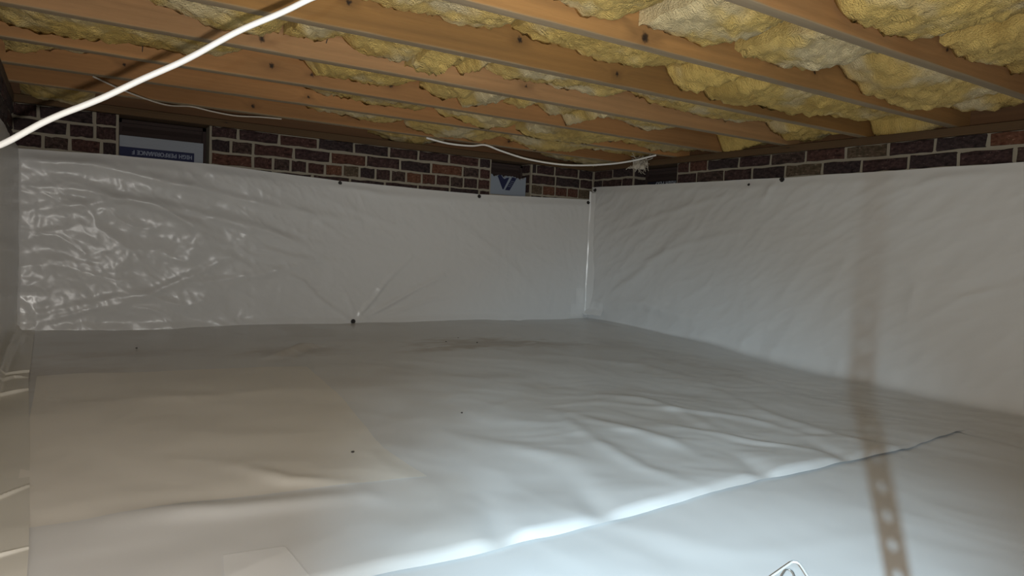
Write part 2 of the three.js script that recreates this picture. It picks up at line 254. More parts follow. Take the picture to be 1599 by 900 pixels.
// ------------------------------------------------------------------ insulation batts between the joists
// each batt: [x, height of its underside above the joists' lower edges, along the far joist]
const bays = {
  1: [[[-2.6, 0.09], [-1.7, 0.08], [-1.52, 0.066], [-1.49, 0.05], [-1.4, 0.037], [-1.3, 0.036], [-1.22, 0.043], [-1.12, 0.06], [-1.05, 0.093]], [[-1.01, 0.054], [-0.92, 0.049], [-0.75, 0.054], [-0.62, 0.062], [-0.46, 0.057], [-0.2, 0.07], [0.09, 0.09]]],
  2: [[[-2.7, 0.08], [-2.2, 0.06], [-2.07, 0.052], [-2.02, 0.043], [-1.97, 0.041], [-1.93, 0.049], [-1.8, 0.079]], [[-1.77, 0.062], [-1.66, 0.05], [-1.59, 0.042], [-1.53, 0.044], [-1.45, 0.075]], [[-1.38, 0.06], [-1.34, 0.048], [-1.3, 0.056], [-1.22, 0.055], [-1.14, 0.05], [-1.08, 0.056], [-0.94, 0.122]],
    [[-0.9, 0.115], [-0.87, 0.105], [-0.77, 0.058], [-0.64, 0.031], [-0.46, 0.014], [-0.36, 0.03], [-0.26, 0.069], [-0.18, 0.091]], [[-0.13, 0.075], [-0.06, 0.06], [0.02, 0.085], [0.09, 0.09]]],
  3: [[[-3.27, 0.09], [-2.8, 0.1], [-2.38, 0.09], [-2.34, 0.081], [-2.27, 0.089], [-2.18, 0.086], [-2.11, 0.08], [-2.02, 0.088], [-1.97, 0.11]], [[-1.93, 0.102], [-1.8, 0.087], [-1.71, 0.088], [-1.58, 0.074], [-1.47, 0.073], [-1.38, 0.082], [-1.29, 0.107]], [[-1.275, 0.1], [-1.26, 0.074], [-1.23, 0.045], [-1.18, 0.026], [-1.15, 0.05], [-1.13, 0.087]],
    [[-1.1, 0.06], [-1.06, 0.03], [-0.94, 0.019], [-0.77, 0.039], [-0.67, 0.032], [-0.51, 0.034]], [[-0.48, 0.05], [-0.38, 0.062], [-0.21, 0.062], [-0.11, 0.081], [-0.06, 0.111]], [[-0.01, 0.078], [0.03, 0.02], [0.06, 0.01], [0.08, 0.025], [0.09, 0.05]]],
  4: [[[-3.27, 0.1], [-2.91, 0.08], [-2.79, 0.058], [-2.7, 0.039], [-2.59, 0.045], [-2.53, 0.065]], [[-2.52, 0.056], [-2.42, 0.06], [-2.33, 0.087], [-2.3, 0.064], [-2.25, 0.056], [-2.19, 0.045], [-2.12, 0.045]], [[-2.11, 0.023], [-2.08, 0.033], [-2.03, 0.026], [-2.02, 0.014], [-2, 0.036], [-1.98, 0.052], [-1.91, 0.069], [-1.88, 0.035], [-1.86, 0.083], [-1.84, 0.099]],
    [[-1.8, 0.085], [-1.71, 0.059], [-1.64, 0.06], [-1.53, 0.072], [-1.47, 0.055], [-1.42, 0.073], [-1.35, 0.058], [-1.3, 0.056], [-1.19, 0.085]], [[-1.1, 0.11], [-0.98, 0.085], [-0.85, 0.072], [-0.8, 0.068], [-0.58, 0.061], [-0.39, 0.071], [-0.23, 0.107]], [[-0.19, 0.094], [-0.14, 0.054], [-0.01, 0.034], [0.09, 0.037]]],
  5: [[[-3.27, 0.05], [-3.19, 0.044], [-3.14, 0.033], [-3.04, 0.033], [-2.93, 0.05], [-2.87, 0.041], [-2.76, 0.047], [-2.63, 0.06], [-2.5, 0.12]], [[-2.45, 0.13], [-2.34, 0.1], [-2.29, 0.045], [-2.19, 0.048], [-2.09, 0.047], [-2.03, 0.045], [-1.9, 0.083]], [[-1.86, 0.085], [-1.83, 0.063], [-1.74, 0.032], [-1.7, 0.057], [-1.66, 0.022], [-1.55, 0.048], [-1.5, 0.068]],
    [[-1.45, 0.08], [-1.37, 0.061], [-1.29, 0.086], [-1.23, 0.057], [-1.19, 0.04], [-1.13, 0.062], [-1.09, 0.01], [-1.05, 0.082], [-0.98, 0.12]], [[-0.94, 0.11], [-0.9, 0.079], [-0.8, 0.08], [-0.66, 0.059], [-0.54, 0.062], [-0.41, 0.091], [-0.2, 0.12]], [[-0.06, 0.09], [-0.03, 0.05], [0, 0.008], [0.09, 0.02]]],
  6: [[[-3.27, 0.038], [-3.21, 0.046], [-3.09, 0.077], [-3.05, 0.07], [-2.9, 0.12]], [[-2.86, 0.13], [-2.3, 0.11], [-2.15, 0.064], [-2.08, 0.054], [-1.94, 0.043], [-1.84, 0.05], [-1.72, 0.056], [-1.66, 0.08]], [[-1.63, 0.08], [-1.6, 0.06], [-1.55, 0.036], [-1.49, 0.045], [-1.4, 0.015], [-1.32, 0.005], [-1.23, 0.024], [-1.18, 0.04]], [[-1.15, 0.02], [-1.09, -0.001], [-0.94, -0.006], [-0.83, -0.002], [-0.64, 0.014], [-0.5, 0.04]], [[-0.46, 0.05], [-0.39, 0.042], [-0.26, 0.028], [-0.1, 0.027], [0.09, 0.045]]],
  7: [[[-3.27, 0.12], [-2.2, 0.11], [-2.04, 0.06], [-1.88, 0.047], [-1.83, 0.034], [-1.69, 0.048], [-1.58, 0.075]], [[-1.57, 0.06], [-1.55, 0.037], [-1.41, 0.014], [-1.31, 0.006], [-1.11, 0.021], [-1, 0.055]], [[-0.96, 0.055], [-0.91, 0.044], [-0.72, 0.006], [-0.49, 0.027], [-0.35, 0.06], [0.09, 0.05]]],
  8: [[[-3.26, 0.02], [-3.2, -0.005], [-3.05, -0.012], [-2.97, 0.03]], [[-1.62, 0.05], [-1.5, 0.02], [-1.3, 0.012], [-1.15, 0.05]], [[-0.4, 0.05], [-0.1, 0.02], [0.0, 0.0], [0.09, 0.02]]],
};
const bayWords = { 1: 'in front of the first joist at top right', 2: 'between the first and second joists', 3: 'between the second and third joists', 4: 'between the third and fourth joists', 5: 'between the fourth and fifth joists', 6: 'between the fifth and sixth joists', 7: 'between the sixth and seventh joists', 8: 'squeezed against the back rim board' };
const orderWords = ['leftmost', 'second from left', 'third from left', 'fourth from left', 'fifth from left', 'sixth from left'];
const R1 = rng(4242);
for (const [bay, list] of Object.entries(bays)) list.forEach((pts, i) => {
  const k = +bay, seed = k * 17.3 + i * 5.9, a = pts[0][0] + 0.003, b = pts[pts.length - 1][0] - 0.003;
  const sag = (k < 4 ? 0.026 : k < 6 ? 0.018 : 0.01), near = 0.012 + 0.03 * R1(), whiteness = R1() * 0.5, far = k === 8 ? 0.005 : 0;
  const nu = Math.max(16, Math.round((b - a) / 0.011)), nv = 30;
  const f = (u, v) => {                                    // v runs up the far joist, across the underside, up the near joist
    const x = lerp(a, b, u), z1 = zJoist(k, x) + 0.004 + far, z0 = zJoist(k - 1, x) - 0.038 - 0.003;
    const s = clamp((v - 0.1) / 0.8, 0, 1), up = v < 0.1 ? (0.1 - v) / 0.1 : v > 0.9 ? (v - 0.9) / 0.1 : 0;
    const tuck = Math.min(1, Math.min(u, 1 - u) * (b - a) / 0.03);
    let y = JB + interp(pts, x) + near * s - sag * Math.sin(Math.PI * Math.pow(s, 0.85)) * (0.45 + 0.55 * tuck);
    y += 0.013 * fbm(x * 7, s * 2.6 + seed, seed, 3) + 0.011 * (0.3 - Math.abs(noise(x * 13 + 3 * noise(x * 3, s * 3, seed), s * 5 + 2 * noise(x * 6, s * 2, seed), seed + 4)) * 2) + 0.006 * (0.3 - Math.abs(noise(x * 30, s * 11, seed + 6)) * 2) + 0.005 * noise(x * 45, s * 17, seed) + 0.0045 * noise(x * 120, s * 45, seed);
    y = lerp(y, JB + JH - 0.004, up);
    return [x + 0.004 * noise(x * 40, s * 15, seed + 2), Math.min(y, JB + JH - 0.004), lerp(z1, z0, s)];
  };
  const tint = (q) => {
    const [x, y, z] = q, w = clamp(0.3 * whiteness + smooth(-0.05, 0.45, fbm(x * 4.1, z * 4.6, seed, 4)) * (0.6 + whiteness), 0, 1), d = smooth(0.25, 0.6, fbm(x * 2.3, z * 5, seed + 30, 3)) * 0.35;
    const g = 1 + 0.16 * noise(x * 50, z * 50, seed);
    return [lerp(0.64, 0.69, w) * g * (1 - d * 0.6), lerp(0.445, 0.565, w) * g * (1 - d * 0.7), lerp(0.13, 0.33, w) * g * (1 - d * 0.9)];
  };
  const g = grid(nu, nv, f, (u, v) => [lerp(a, b, u) * 3, v * 1.4 + seed], true, tint);
  const cap = e => grid(1, nv, (u, v) => { const q = f(e, v); return u < 0.5 ? q : [q[0], JB + JH - 0.004, q[2]]; }, null, e === 0, tint);
  const m = mesh('insulation_batt', mergeGeometries([g, cap(0), cap(1)]), M.fibre);
  tag(m, `yellow fibreglass batt ${bayWords[bay]}${list.length > 1 ? ', ' + (i === list.length - 1 ? 'rightmost' : orderWords[i]) : ''}`, 'insulation', 'fibreglass batts sagging between the floor joists');
});

// ------------------------------------------------------------------ white plastic liner on the floor and the walls
const floorBase = (x, z) => -0.015 - 0.075 * smooth(0.3, 2.4, z) * clamp((x + 3) / 3, 0, 1);
const SEAM = [[-3.3, 2.93], [-2.69, 2.89], [-2.57, 2.888], [-2.47, 2.88], [-2.33, 2.868], [-2.23, 2.858], [-2.13, 2.85], [-1.92, 2.835], [-1.72, 2.812], [-1.65, 2.82], [-1.32, 2.80], [-0.99, 2.77], [-0.57, 2.72], [0, 2.69]];
const seamZ = x => interp(SEAM, x);
const pucker = [-2.47, -2.23, -1.7, -1.35];
const floorFolds = [
  [[[-1.77, 2.05], [-1.87, 2.40], [-1.93, 2.64], [-1.93, 2.76]], 0.012, 0.035], [[[-1.73, 2.11], [-1.70, 2.28], [-1.68, 2.47], [-1.71, 2.64]], 0.014, 0.04], [[[-1.47, 1.93], [-1.36, 2.02], [-1.36, 2.21], [-1.47, 2.54]], 0.012, 0.04],
  [[[-1.53, 0.87], [-1.01, 0.56], [-1.06, 1.06]], 0.01, 0.05], [[[-2.40, 1.0], [-2.22, 0.80], [-2.11, 0.74]], 0.045, 0.03], [[[-1.54, 2.33], [-1.43, 2.62], [-1.35, 2.74]], 0.012, 0.03], [[[-0.86, 1.87], [-1.07, 2.34], [-1.12, 2.73]], 0.012, 0.045],
  [[[-2.78, 2.32], [-2.71, 2.45], [-2.61, 2.49]], 0.012, 0.03], [[[-3.01, 2.52], [-2.83, 2.56], [-2.6, 2.57]], 0.014, 0.04], [[[-1.6, 0.95], [-1.3, 0.9], [-1.0, 0.98]], 0.008, 0.06], [[[-2.0, 1.5], [-1.6, 1.6], [-1.2, 1.4]], 0.008, 0.09], [[[-1.2, 1.2], [-0.9, 1.5], [-0.85, 1.8]], 0.01, 0.06],
  [[[-2.2, 2.2], [-2.05, 2.5], [-2.1, 2.7]], 0.01, 0.06], [[[-3.0, 1.6], [-2.7, 1.65], [-2.5, 1.6]], 0.006, 0.05], [[[-1.55, 2.0], [-1.2, 2.35], [-1.2, 2.6]], 0.008, 0.03],
];
function floorShape(x, z) {
  let y = floorBase(x, z) + 0.012 * fbm(x * 1.5, z * 1.6, 50, 2) + 0.0024 * creases(x * 2.6 + noise(x * 2, z * 2, 3), z * 2.2, 60, 2) + 0.0022 * smooth(-2.4, -1.6, x) * smooth(1.2, 2.0, z) * smooth(3.0, 2.6, z) * creases(x * 2.2 + z * 1.5, z * 6 - x * 4 + noise(x * 3, z * 3, 7), 66, 2) + 0.0005 * noise(x * 18, z * 14, 61);
  for (const [p, h, w] of floorFolds) y += ridge(x, z, p, h * 0.55, w * 0.85);
  return y;
}
function hump(x, z) {                                      // the upper sheet's loose edge rides up, then dips to the sheet below
  const d = seamZ(x) - z; if (d < -0.02 || d > 0.3) return 0;
  let k = 0.7 + 0.5 * noise(x * 3.3, 2.2, 4);
  for (const p of pucker) k *= 1 - 0.75 * Math.exp(-Math.pow((x - p - d * 0.5) / 0.035, 2));
  k *= smooth(-0.6, -1.2, x);
  return 0.015 * k * smooth(-0.004, 0.022, d) * smooth(0.26, 0.03, d);
}
const white = () => [1, 1, 1];
function soil(q) {                                         // smears of tracked-in clay
  const [x, , z] = q; let s = 0.22 * smooth(0.1, 0.55, fbm(x * 2.1, z * 2.1, 80, 3));
  for (const [cx, cz, rx, rz, k] of [[-1.35, 0.86, 0.34, 0.17, 0.8], [-1.0, 0.93, 0.25, 0.1, 0.6], [-1.62, 0.98, 0.24, 0.07, 0.5], [-2.25, 0.85, 0.25, 0.12, 0.5], [-2.9, 0.75, 0.3, 0.1, 0.35], [-0.75, 1.7, 0.3, 0.3, 0.25], [-3.1, 1.2, 0.2, 0.3, 0.3]]) {
    const d = Math.hypot((x - cx) / rx, (z - cz) / rz); if (d < 1.6) s += k * smooth(1.3, 0.2, d + 0.5 * fbm(x * 9, z * 18, 90, 3));
  }
  s = clamp(s, 0, 0.8); return [1 - 0.45 * s, 1 - 0.56 * s, 1 - 0.68 * s];
}
const uvm = (u, v, q) => [q[0], q[2]];
const sheets = 'white plastic liner sheets on the floor and walls';
const near = mesh('liner_sheet', grid(230, 170, (u, v) => { const x = lerp(LEFT + 0.005, -0.005, u), z = lerp(2.62, BACKZ, v); return [x, floorShape(x, z) - 0.003, z]; }, uvm, true, white), M.liner);
tag(near, 'white plastic floor liner nearest the viewer, tucked under the overlapping seam', 'plastic sheet', sheets);
const farSheet = mesh('liner_sheet', grid(270, 240, (u, v) => { const x = lerp(LEFT + 0.005, -0.005, u), z = lerp(0.004, seamZ(x) + 0.004 * noise(x * 9, 1, 1), v); return [x, floorShape(x, z) + hump(x, z) + 0.0015, z]; }, uvm, true, soil), M.liner);
tag(farSheet, 'white plastic floor liner with clay smears, spreading to the far corner', 'plastic sheet', sheets);
// a loose square laid over the far sheet on the left
const patchEdge = z => interp([[1.2, -2.31], [1.8, -2.36], [2.27, -2.43], [2.52, -2.43]], z);
tag(mesh('liner_sheet', grid(90, 110, (u, v) => { const z = lerp(1.2, 2.51 + 0.006 * noise(u * 5, 1, 2), v), x = lerp(-3.16, patchEdge(z) + 0.004 * noise(z * 6, 3, 3), u), e = Math.min(1 - u, 1 - v); return [x, floorShape(x, z) + 0.0028 + (0.0025 + 0.003 * noise(x * 5, z * 5, 9)) * smooth(0, 0.08, e), z]; }, uvm, true), M.overlay),
  'rectangular white plastic overlay with a diagonal edge, left of the floor middle', 'plastic sheet', sheets);
// back wall
const backTop = [[-3.285, 0.803], [-2.871, 0.815], [-2.496, 0.813], [-1.8, 0.786], [-0.909, 0.779], [-0.025, 0.81], [0, 0.81]];
const backFolds = [
  [[[-3.261, 0.754], [-2.967, 0.76], [-2.669, 0.705], [-2.464, 0.674], [-2.078, 0.601], [-1.682, 0.571]], 0.013, 0.022], [[[-3.238, 0.528], [-3.068, 0.562], [-2.834, 0.614], [-2.552, 0.571], [-2.241, 0.49], [-1.899, 0.418]], 0.014, 0.022], [[[-3.214, 0.644], [-2.992, 0.633], [-2.752, 0.589], [-2.58, 0.521], [-2.43, 0.464]], 0.012, 0.02],
  [[[-3.189, 0.064], [-2.937, 0.122], [-2.747, 0.152], [-2.547, 0.249], [-2.366, 0.351]], 0.012, 0.02], [[[-3.189, 0.02], [-2.963, 0.091], [-2.691, 0.136]], 0.01, 0.016], [[[-1.69, -0.03], [-1.66, 0.05], [-1.59, 0.124], [-1.515, 0.226], [-1.359, 0.38]], 0.011, 0.013], [[[-1.68, -0.02], [-1.62, 0.03], [-1.51, 0.085], [-1.351, 0.17], [-1.141, 0.269]], 0.012, 0.015], [[[-1.65, 0.0], [-1.45, 0.05], [-1.25, 0.11], [-1.0, 0.16]], 0.006, 0.013], [[[-1.7, 0.0], [-1.72, 0.1], [-1.78, 0.2]], 0.004, 0.014], [[[-1.1, 0.6], [-0.9, 0.5], [-0.6, 0.3], [-0.4, 0.1]], 0.004, 0.03], [[[-2.0, 0.72], [-1.7, 0.62], [-1.3, 0.5]], 0.003, 0.02], [[[-2.2, 0.68], [-1.95, 0.58], [-1.78, 0.47]], 0.005, 0.018],
  [[[-1.721, 0.004], [-1.89, 0.115], [-2, 0.222], [-2.138, 0.289]], 0.008, 0.016], [[[-2.048, 0.792], [-1.8, 0.761], [-1.533, 0.727], [-1.117, 0.72]], 0.006, 0.02], [[[-2.462, 0.577], [-2.176, 0.493], [-1.897, 0.365]], 0.01, 0.02], [[[-2.3, 0.42], [-2.05, 0.35], [-1.8, 0.33]], 0.009, 0.02], [[[-2.6, 0.2], [-2.2, 0.26], [-1.95, 0.33]], 0.008, 0.02],
];
function backOut(x, y) {
  const left = smooth(-1.75, -2.75, x), mid = smooth(-0.9, -2.0, x), wx = x + 0.05 * noise(x * 4, y * 4, 11), wy = y + 0.05 * noise(x * 4, y * 4, 12) + 0.22 * x;
  let d = 0.02 + 0.006 * fbm(x * 1.3, y * 2.2, 20, 2) + lerp(0.0016, 0.012, left) * creases(wx * 2.6, wy * 5.2, 21, 2) + lerp(0.0013 + 0.0013 * mid, 0.0028, left) * creases(wx * 9, wy * 10, 23, 2) + 0.0012 * creases(wx * 15, y * 4, 28, 1) + (0.0002 + 0.00045 * mid) * noise(x * 55, y * 50, 25);
  for (const [p, h, w] of backFolds) d += ridge(x, y, p, h, w);
  const e = Math.min(smooth(-3.285, -3.255, x), smooth(0, -0.06, x), smooth(0, 0.05, interp(backTop, x) - y));
  return Math.max(0.006, lerp(0.011, d, e));
}
tag(mesh('liner_sheet', grid(500, 130, (u, v) => { const x = lerp(LEFT + 0.008, -0.012, u), y0 = floorShape(x, 0.03) - 0.006, y = lerp(y0, interp(backTop, x) + 0.003 * noise(x * 5, 1, 5), v); return [x, y, backOut(x, y) + 0.012 * smooth(0.05, 0, y - y0)]; }, (u, v, q) => [q[0], q[1]], false, white), M.liner),
  'white plastic liner on the back wall, heavily crinkled and glossy at its left', 'plastic sheet', sheets);
// right wall, with a skirt turned out over the floor
const rightTop = [[0, 0.898], [0.03, 0.895], [0.777, 0.886], [1.54, 0.879], [2.6, 0.88], [5.4, 0.88]];
const rightFolds = [[[[0.15, 0.12], [0.5, 0.3], [0.95, 0.62]], 0.007, 0.03], [[[0.15, 0.1], [0.6, 0.14], [1.0, 0.09]], 0.012, 0.035], [[[1.5, 0.87], [1.47, 0.8], [1.42, 0.74]], 0.006, 0.02], [[[0.2, 0.55], [0.7, 0.7], [1.4, 0.84]], 0.005, 0.02], [[[2.05, 0.76], [2.3, 0.83], [2.5, 0.86]], 0.005, 0.018], [[[0.3, 0.3], [0.9, 0.52], [1.3, 0.6]], 0.005, 0.02], [[[2.3, 0.25], [2.45, 0.35], [2.6, 0.4]], 0.006, 0.015], [[[2.15, 0.5], [2.25, 0.4], [2.22, 0.2]], 0.006, 0.02]];
function rightOut(z, y) {
  const c = 0.82, s = 0.57, a = z * c + y * s, b = -z * s + y * c, wob = 0.04 * noise(z * 3, y * 3, 31);
  let d = 0.018 + 0.006 * fbm(z * 1.1, y * 2, 32, 2) + 0.0042 * creases(a * 2.6 + wob, b * 7 + wob * 3, 33, 2) + 0.0012 * creases(a * 9 + wob * 4, b * 16, 34, 2) + 0.0012 * creases(z * 12, y * 4, 36, 1) + 0.0004 * noise(z * 40, y * 40, 35);
  for (const [p, h, w] of rightFolds) d += ridge(z, y, p, h, w);
  return Math.max(0.006, lerp(0.011, d, Math.min(smooth(0, 0.08, z), smooth(0, 0.05, interp(rightTop, z) - y))));
}
const skirtX = z => -0.59 + 0.03 * noise(z * 2, 5, 5) - 0.05 * smooth(1.9, 1.2, z);
function rightSheet(z, t) {                                // t 0..1 down the wall, 1..2 out over the floor
  const r = lerp(0.012, 0.075, smooth(0.4, 2.0, z)), over = smooth(2.76, 2.68, z), fl = x => floorShape(x, z) + hump(x, z) + lerp(-0.001, 0.0035, over) - 0.0016 * smooth(-0.5, -0.6, x);
  const low = fl(-0.03) + r;
  if (t <= 1) { const y = lerp(interp(rightTop, z) + 0.003 * noise(z * 5, 2, 5), low, t); return [-rightOut(z, y), y, z]; }
  const o = rightOut(z, low), a = (t - 1) / 0.15;
  if (a < 1) { const an = a * Math.PI / 2; return [-o - r * (1 - Math.cos(an)), lerp(low - r * Math.sin(an), fl(-o - r), a), z]; }
  const x = lerp(-o - r, skirtX(z), (t - 1.15) / 0.85); return [x, fl(x) + 0.002 * noise(x * 9, z * 7, 44) * smooth(-0.1, -0.3, x) * smooth(-0.58, -0.45, x), z];
}
tag(mesh('liner_sheet', grid(380, 190, (u, v) => rightSheet(lerp(0.012, BACKZ - 0.03, Math.pow(u, 1.25)), v < 0.58 ? v / 0.58 : 1 + (v - 0.58) / 0.42), (u, v, q) => [q[2], q[1]], false, q => q[0] < -0.12 ? soil(q) : [1, 1, 1]), M.liner),
  'white plastic liner on the right wall, finely creased, its foot turned over the floor', 'plastic sheet', sheets);
// left wall, with a narrow turned-out foot
const leftFolds = [[[[-3.28, 2.4], [-3.2, 2.36], [-3.12, 2.26]], 0.006, 0.0042], [[[-3.28, 2.66], [-3.2, 2.63], [-3.12, 2.6]], 0.006, 0.0042], [[[-3.28, 1.47], [-3.22, 1.42], [-3.16, 1.38]], 0.01, 0.007], [[[-3.28, 1.14], [-3.2, 1.11], [-3.15, 1.1]], 0.01, 0.007], [[[-3.28, 1.3], [-3.22, 1.2], [-3.18, 1.22]], 0.01, 0.007]];
function leftSheet(z, t) {
  const d = 0.014 + 0.006 * fbm(z * 1.6, t * 2, 70, 2) + 0.004 * creases(z * 3, t * 5, 71, 2), fy = x => floorShape(x, z) + 0.006;
  if (t <= 1) { const y = lerp(0.808, fy(LEFT) + 0.02, t); return [LEFT + Math.max(0.006, d) + 0.006, y, z]; }
  const s = t - 1, x = lerp(LEFT + d + 0.008, interp([[0.1, -3.2], [1.26, -3.18], [2.0, -3.15], [2.61, -3.13], [5.4, -3.1]], z), s); let y = fy(x) + 0.02 * smooth(0.25, 0, s);
  for (const [p, h, w] of leftFolds) y += ridge(x, z, p, h, w); return [x, y, z];
}
tag(mesh('liner_sheet', grid(1700, 40, (u, v) => leftSheet(lerp(0.014, BACKZ - 0.03, u), v * 2 < 1 ? v * 2 : v * 2), (u, v, q) => [q[2], q[1]], true, q => q[1] < 0.06 ? [0.97, 0.94, 0.86] : [1, 1, 1]), M.liner),
  'white plastic liner on the left wall, seen edge-on at the left border', 'plastic sheet', sheets);

// ------------------------------------------------------------------ tape over the liner's joints
function backTape(x0, x1, y0, y1, n = 24, out = 0.0016) { return grid(n, n, (u, v) => { const x = lerp(x0, x1, u), y = lerp(y0, y1, v); return [x, y, backOut(x, y) + out + 0.012 * smooth(0.05, 0, y - floorShape(x, 0.03) + 0.006)]; }); }
function rightTape(z0, z1, y0, y1, n = 24) { return grid(n, n, (u, v) => { const z = lerp(z0, z1, u), y = lerp(y0, y1, v); return [-rightOut(z, y) - 0.0018 - 0.03 * smooth(0.07, 0.0, y), y, z]; }, null, true); }
{ // strip running down the inside corner
  const g = grid(12, 90, (u, v) => {
    const y = lerp(0.01, 0.868 - 0.02 * u, v), w = 0.0025 * noise(y * 9, u * 3, 3), k = u * 2 - 1, c = 0.012 * (1 - Math.abs(k));
    return k < 0 ? [-0.012 - 0.024 * -k - c * 0.5 + w, y, 0.0155 + c] : [-0.0155 - c + w, y, 0.012 + 0.075 * k];
  });
  tag(mesh('tape_strip', g, M.tape), 'long white tape strip down the corner between the two lined walls', 'tape');
}
tag(mesh('tape_patch', backTape(-0.155, -0.012, 0.0, 0.086), M.tape), 'low white tape patch at the corner foot, on the back wall', 'tape');
tag(mesh('tape_patch', backTape(-0.118, -0.03, 0.088, 0.195, 18, 0.0022), M.tape), 'small upright tape patch above another, left of the corner strip', 'tape');
tag(mesh('tape_patch', rightTape(0.014, 0.205, 0.02, 0.108), M.tape), 'white tape patch at the corner foot, on the right wall', 'tape');
tag(mesh('tape_patch', backTape(-3.268, -3.194, -0.02, 0.165), M.tape), 'pale tape patch low on the back wall beside the left wall', 'tape');
tag(mesh('tape_patch', grid(20, 20, (u, v) => { const x = lerp(lerp(-2.885, -2.905, v), lerp(-2.795, -2.79, v), u), z = lerp(2.757, 2.88, v); return [x, floorShape(x, z) + Math.max(hump(x, z), 0) + 0.004, z]; }, null, true), M.tape), 'squarish white tape patch on the floor at the bottom left edge', 'tape');

// ------------------------------------------------------------------ fasteners through the liner
const washer = new THREE.CylinderGeometry(0.011, 0.0125, 0.003, 16), shank = new THREE.CylinderGeometry(0.005, 0.0045, 0.014, 10); washer.rotateX(Math.PI / 2); shank.rotateX(Math.PI / 2);
function pin(at, turn, label, s = 1) { const g = group('liner_pin', ...at); g.rotation.y = turn; g.scale.setScalar(s); mesh('washer', washer, M.iron, g); mesh('head', shank, M.iron, g).position.z = 0.006; tag(g, label, 'fastener'); }
const bp = (x, y, label, s) => pin([x, y, backOut(x, y) + 0.002], 0, label, s), rp = (z, y, label, s) => pin([-rightOut(z, y) - 0.002, y, z], -Math.PI / 2, label, s);
bp(-1.801, 0.774, 'dark pin near the back liner top edge, left of its middle', 0.9);
bp(-0.909, 0.766, 'dark pin in the back liner just left below the logo board');
bp(-0.045, 0.787, 'dark pin at the top right end of the back liner');
pin([-1.709, 0.0, backOut(-1.709, 0.0) + 0.014], 0, 'dark pin at the foot of the back wall, alone on the floor line', 1.1);
rp(0.05, 0.873, 'dark pin at the left end of the right liner, by the corner');
rp(1.341, 0.852, 'smallest dark pin near the top of the right liner', 0.6);
rp(1.541, 0.869, 'larger dark pin at the right liner top, under the brick course', 1.1);

// ------------------------------------------------------------------ foundation vents and the foam boards that plug them
function print(w, h, draw) {
  const c = document.createElement('canvas'); c.width = w; c.height = h; const x = c.getContext('2d'); draw(x, w, h);
  const t = new THREE.CanvasTexture(c); t.colorSpace = THREE.SRGBColorSpace; return new THREE.MeshStandardMaterial({ map: t, roughness: 0.75 });
}
const NAVY = '#1c2247', PALE = '#9499a2';
function vent(x, y, z, turn, w, label) {                   // closed cast vent at the back of its opening
  const g = group('foundation_vent', x, y, z); g.rotation.y = turn;
  mesh('plate', new THREE.BoxGeometry(w, 0.21, 0.008), M.ventDark, g);
  const fr = []; for (const s of [-1, 1]) { const a = new THREE.BoxGeometry(0.016, 0.21, 0.02); a.translate(s * (w / 2 - 0.008), 0, 0.01); fr.push(a); const b = new THREE.BoxGeometry(w, 0.016, 0.02); b.translate(0, s * 0.097, 0.01); fr.push(b); }
  mesh('frame', mergeGeometries(fr), M.ventDark, g);
  for (let i = 0; i < 4; i++) { const l = mesh('louvre', new THREE.BoxGeometry(w - 0.036, 0.004, 0.03), M.ventDark, g); l.position.set(0, -0.06 + i * 0.04, 0.012); l.rotation.x = 0.9; }
  tag(g, label, 'vent');
}
vent(-2.675, 0.896, -0.125, 0, 0.396, 'dark wall vent behind the board with the printed band');
vent(-0.668, 0.896, -0.125, 0, 0.298, 'dark wall vent behind the logo board near the corner');
vent(0.125, 0.896, 0.6, -Math.PI / 2, 0.376, 'dark wall vent at the far end of the right wall');
function board(at, turn, w, top, bottom, mat, label, ragged, seed) {     // face printed flat on a cut foam slab
  const r = rng(seed), s = new THREE.Shape(), h = top - bottom; s.moveTo(-w / 2, 0); s.lineTo(w / 2, 0); s.lineTo(w / 2, h);
  const n = ragged ? 26 : 1; for (let i = 1; i <= n; i++) s.lineTo(w / 2 - w * i / n, h + (ragged && i < n ? -ragged * r() * (i < 6 ? 1.8 : 1) : 0));
  const g = group('foam_board', ...at); g.rotation.y = turn; g.rotation.x = 0;
  const slab = new THREE.ExtrudeGeometry(s, { depth: 0.022, bevelEnabled: false }); slab.translate(0, 0, -0.0225); mesh('slab', slab, M.foam, g);
  const f = new THREE.ShapeGeometry(s), uv = f.attributes.uv, p = f.attributes.position; for (let i = 0; i < uv.count; i++) uv.setXY(i, p.getX(i) / w + 0.5, p.getY(i) / h);
  mesh('printed_face', f, mat, g); tag(g, label, 'foam board'); return g;
}
// the print is upside down: the whole face is drawn turned by half a turn
const b1w = 0.369, b1h = 0.914 - 0.792;
board([-2.6865, 0.792, -0.02], 0, b1w, 0.914, 0.792, print(1107, 366, (c, w, h) => {
  c.fillStyle = PALE; c.fillRect(0, 0, w, h); c.fillStyle = 'rgba(120,125,135,.25)'; for (let i = 0; i < 90; i++) c.fillRect((i * 137) % w, (i * 61) % 140, 30 + (i % 5) * 12, 2);
  const y = v => (0.914 - v) / b1h * h;
  c.save(); c.translate(w / 2, h / 2); c.rotate(Math.PI); c.translate(-w / 2, -h / 2);
  const ya = h - y(0.816), yb = h - y(0.861); c.fillStyle = NAVY; c.fillRect(123, ya, w, yb - ya); c.fillStyle = '#8d93a3'; c.font = 'bold 84px sans-serif'; c.textBaseline = 'middle';
  let x = 146; for (const ch of 'HIGH PERFORMANCE F') { c.fillText(ch, x, (ya + yb) / 2); x += ch === ' ' ? 24 : c.measureText(ch).width * 0.865; }
  c.restore();
}), 'grey foam board with a navy band of upside-down lettering', 0, 3);
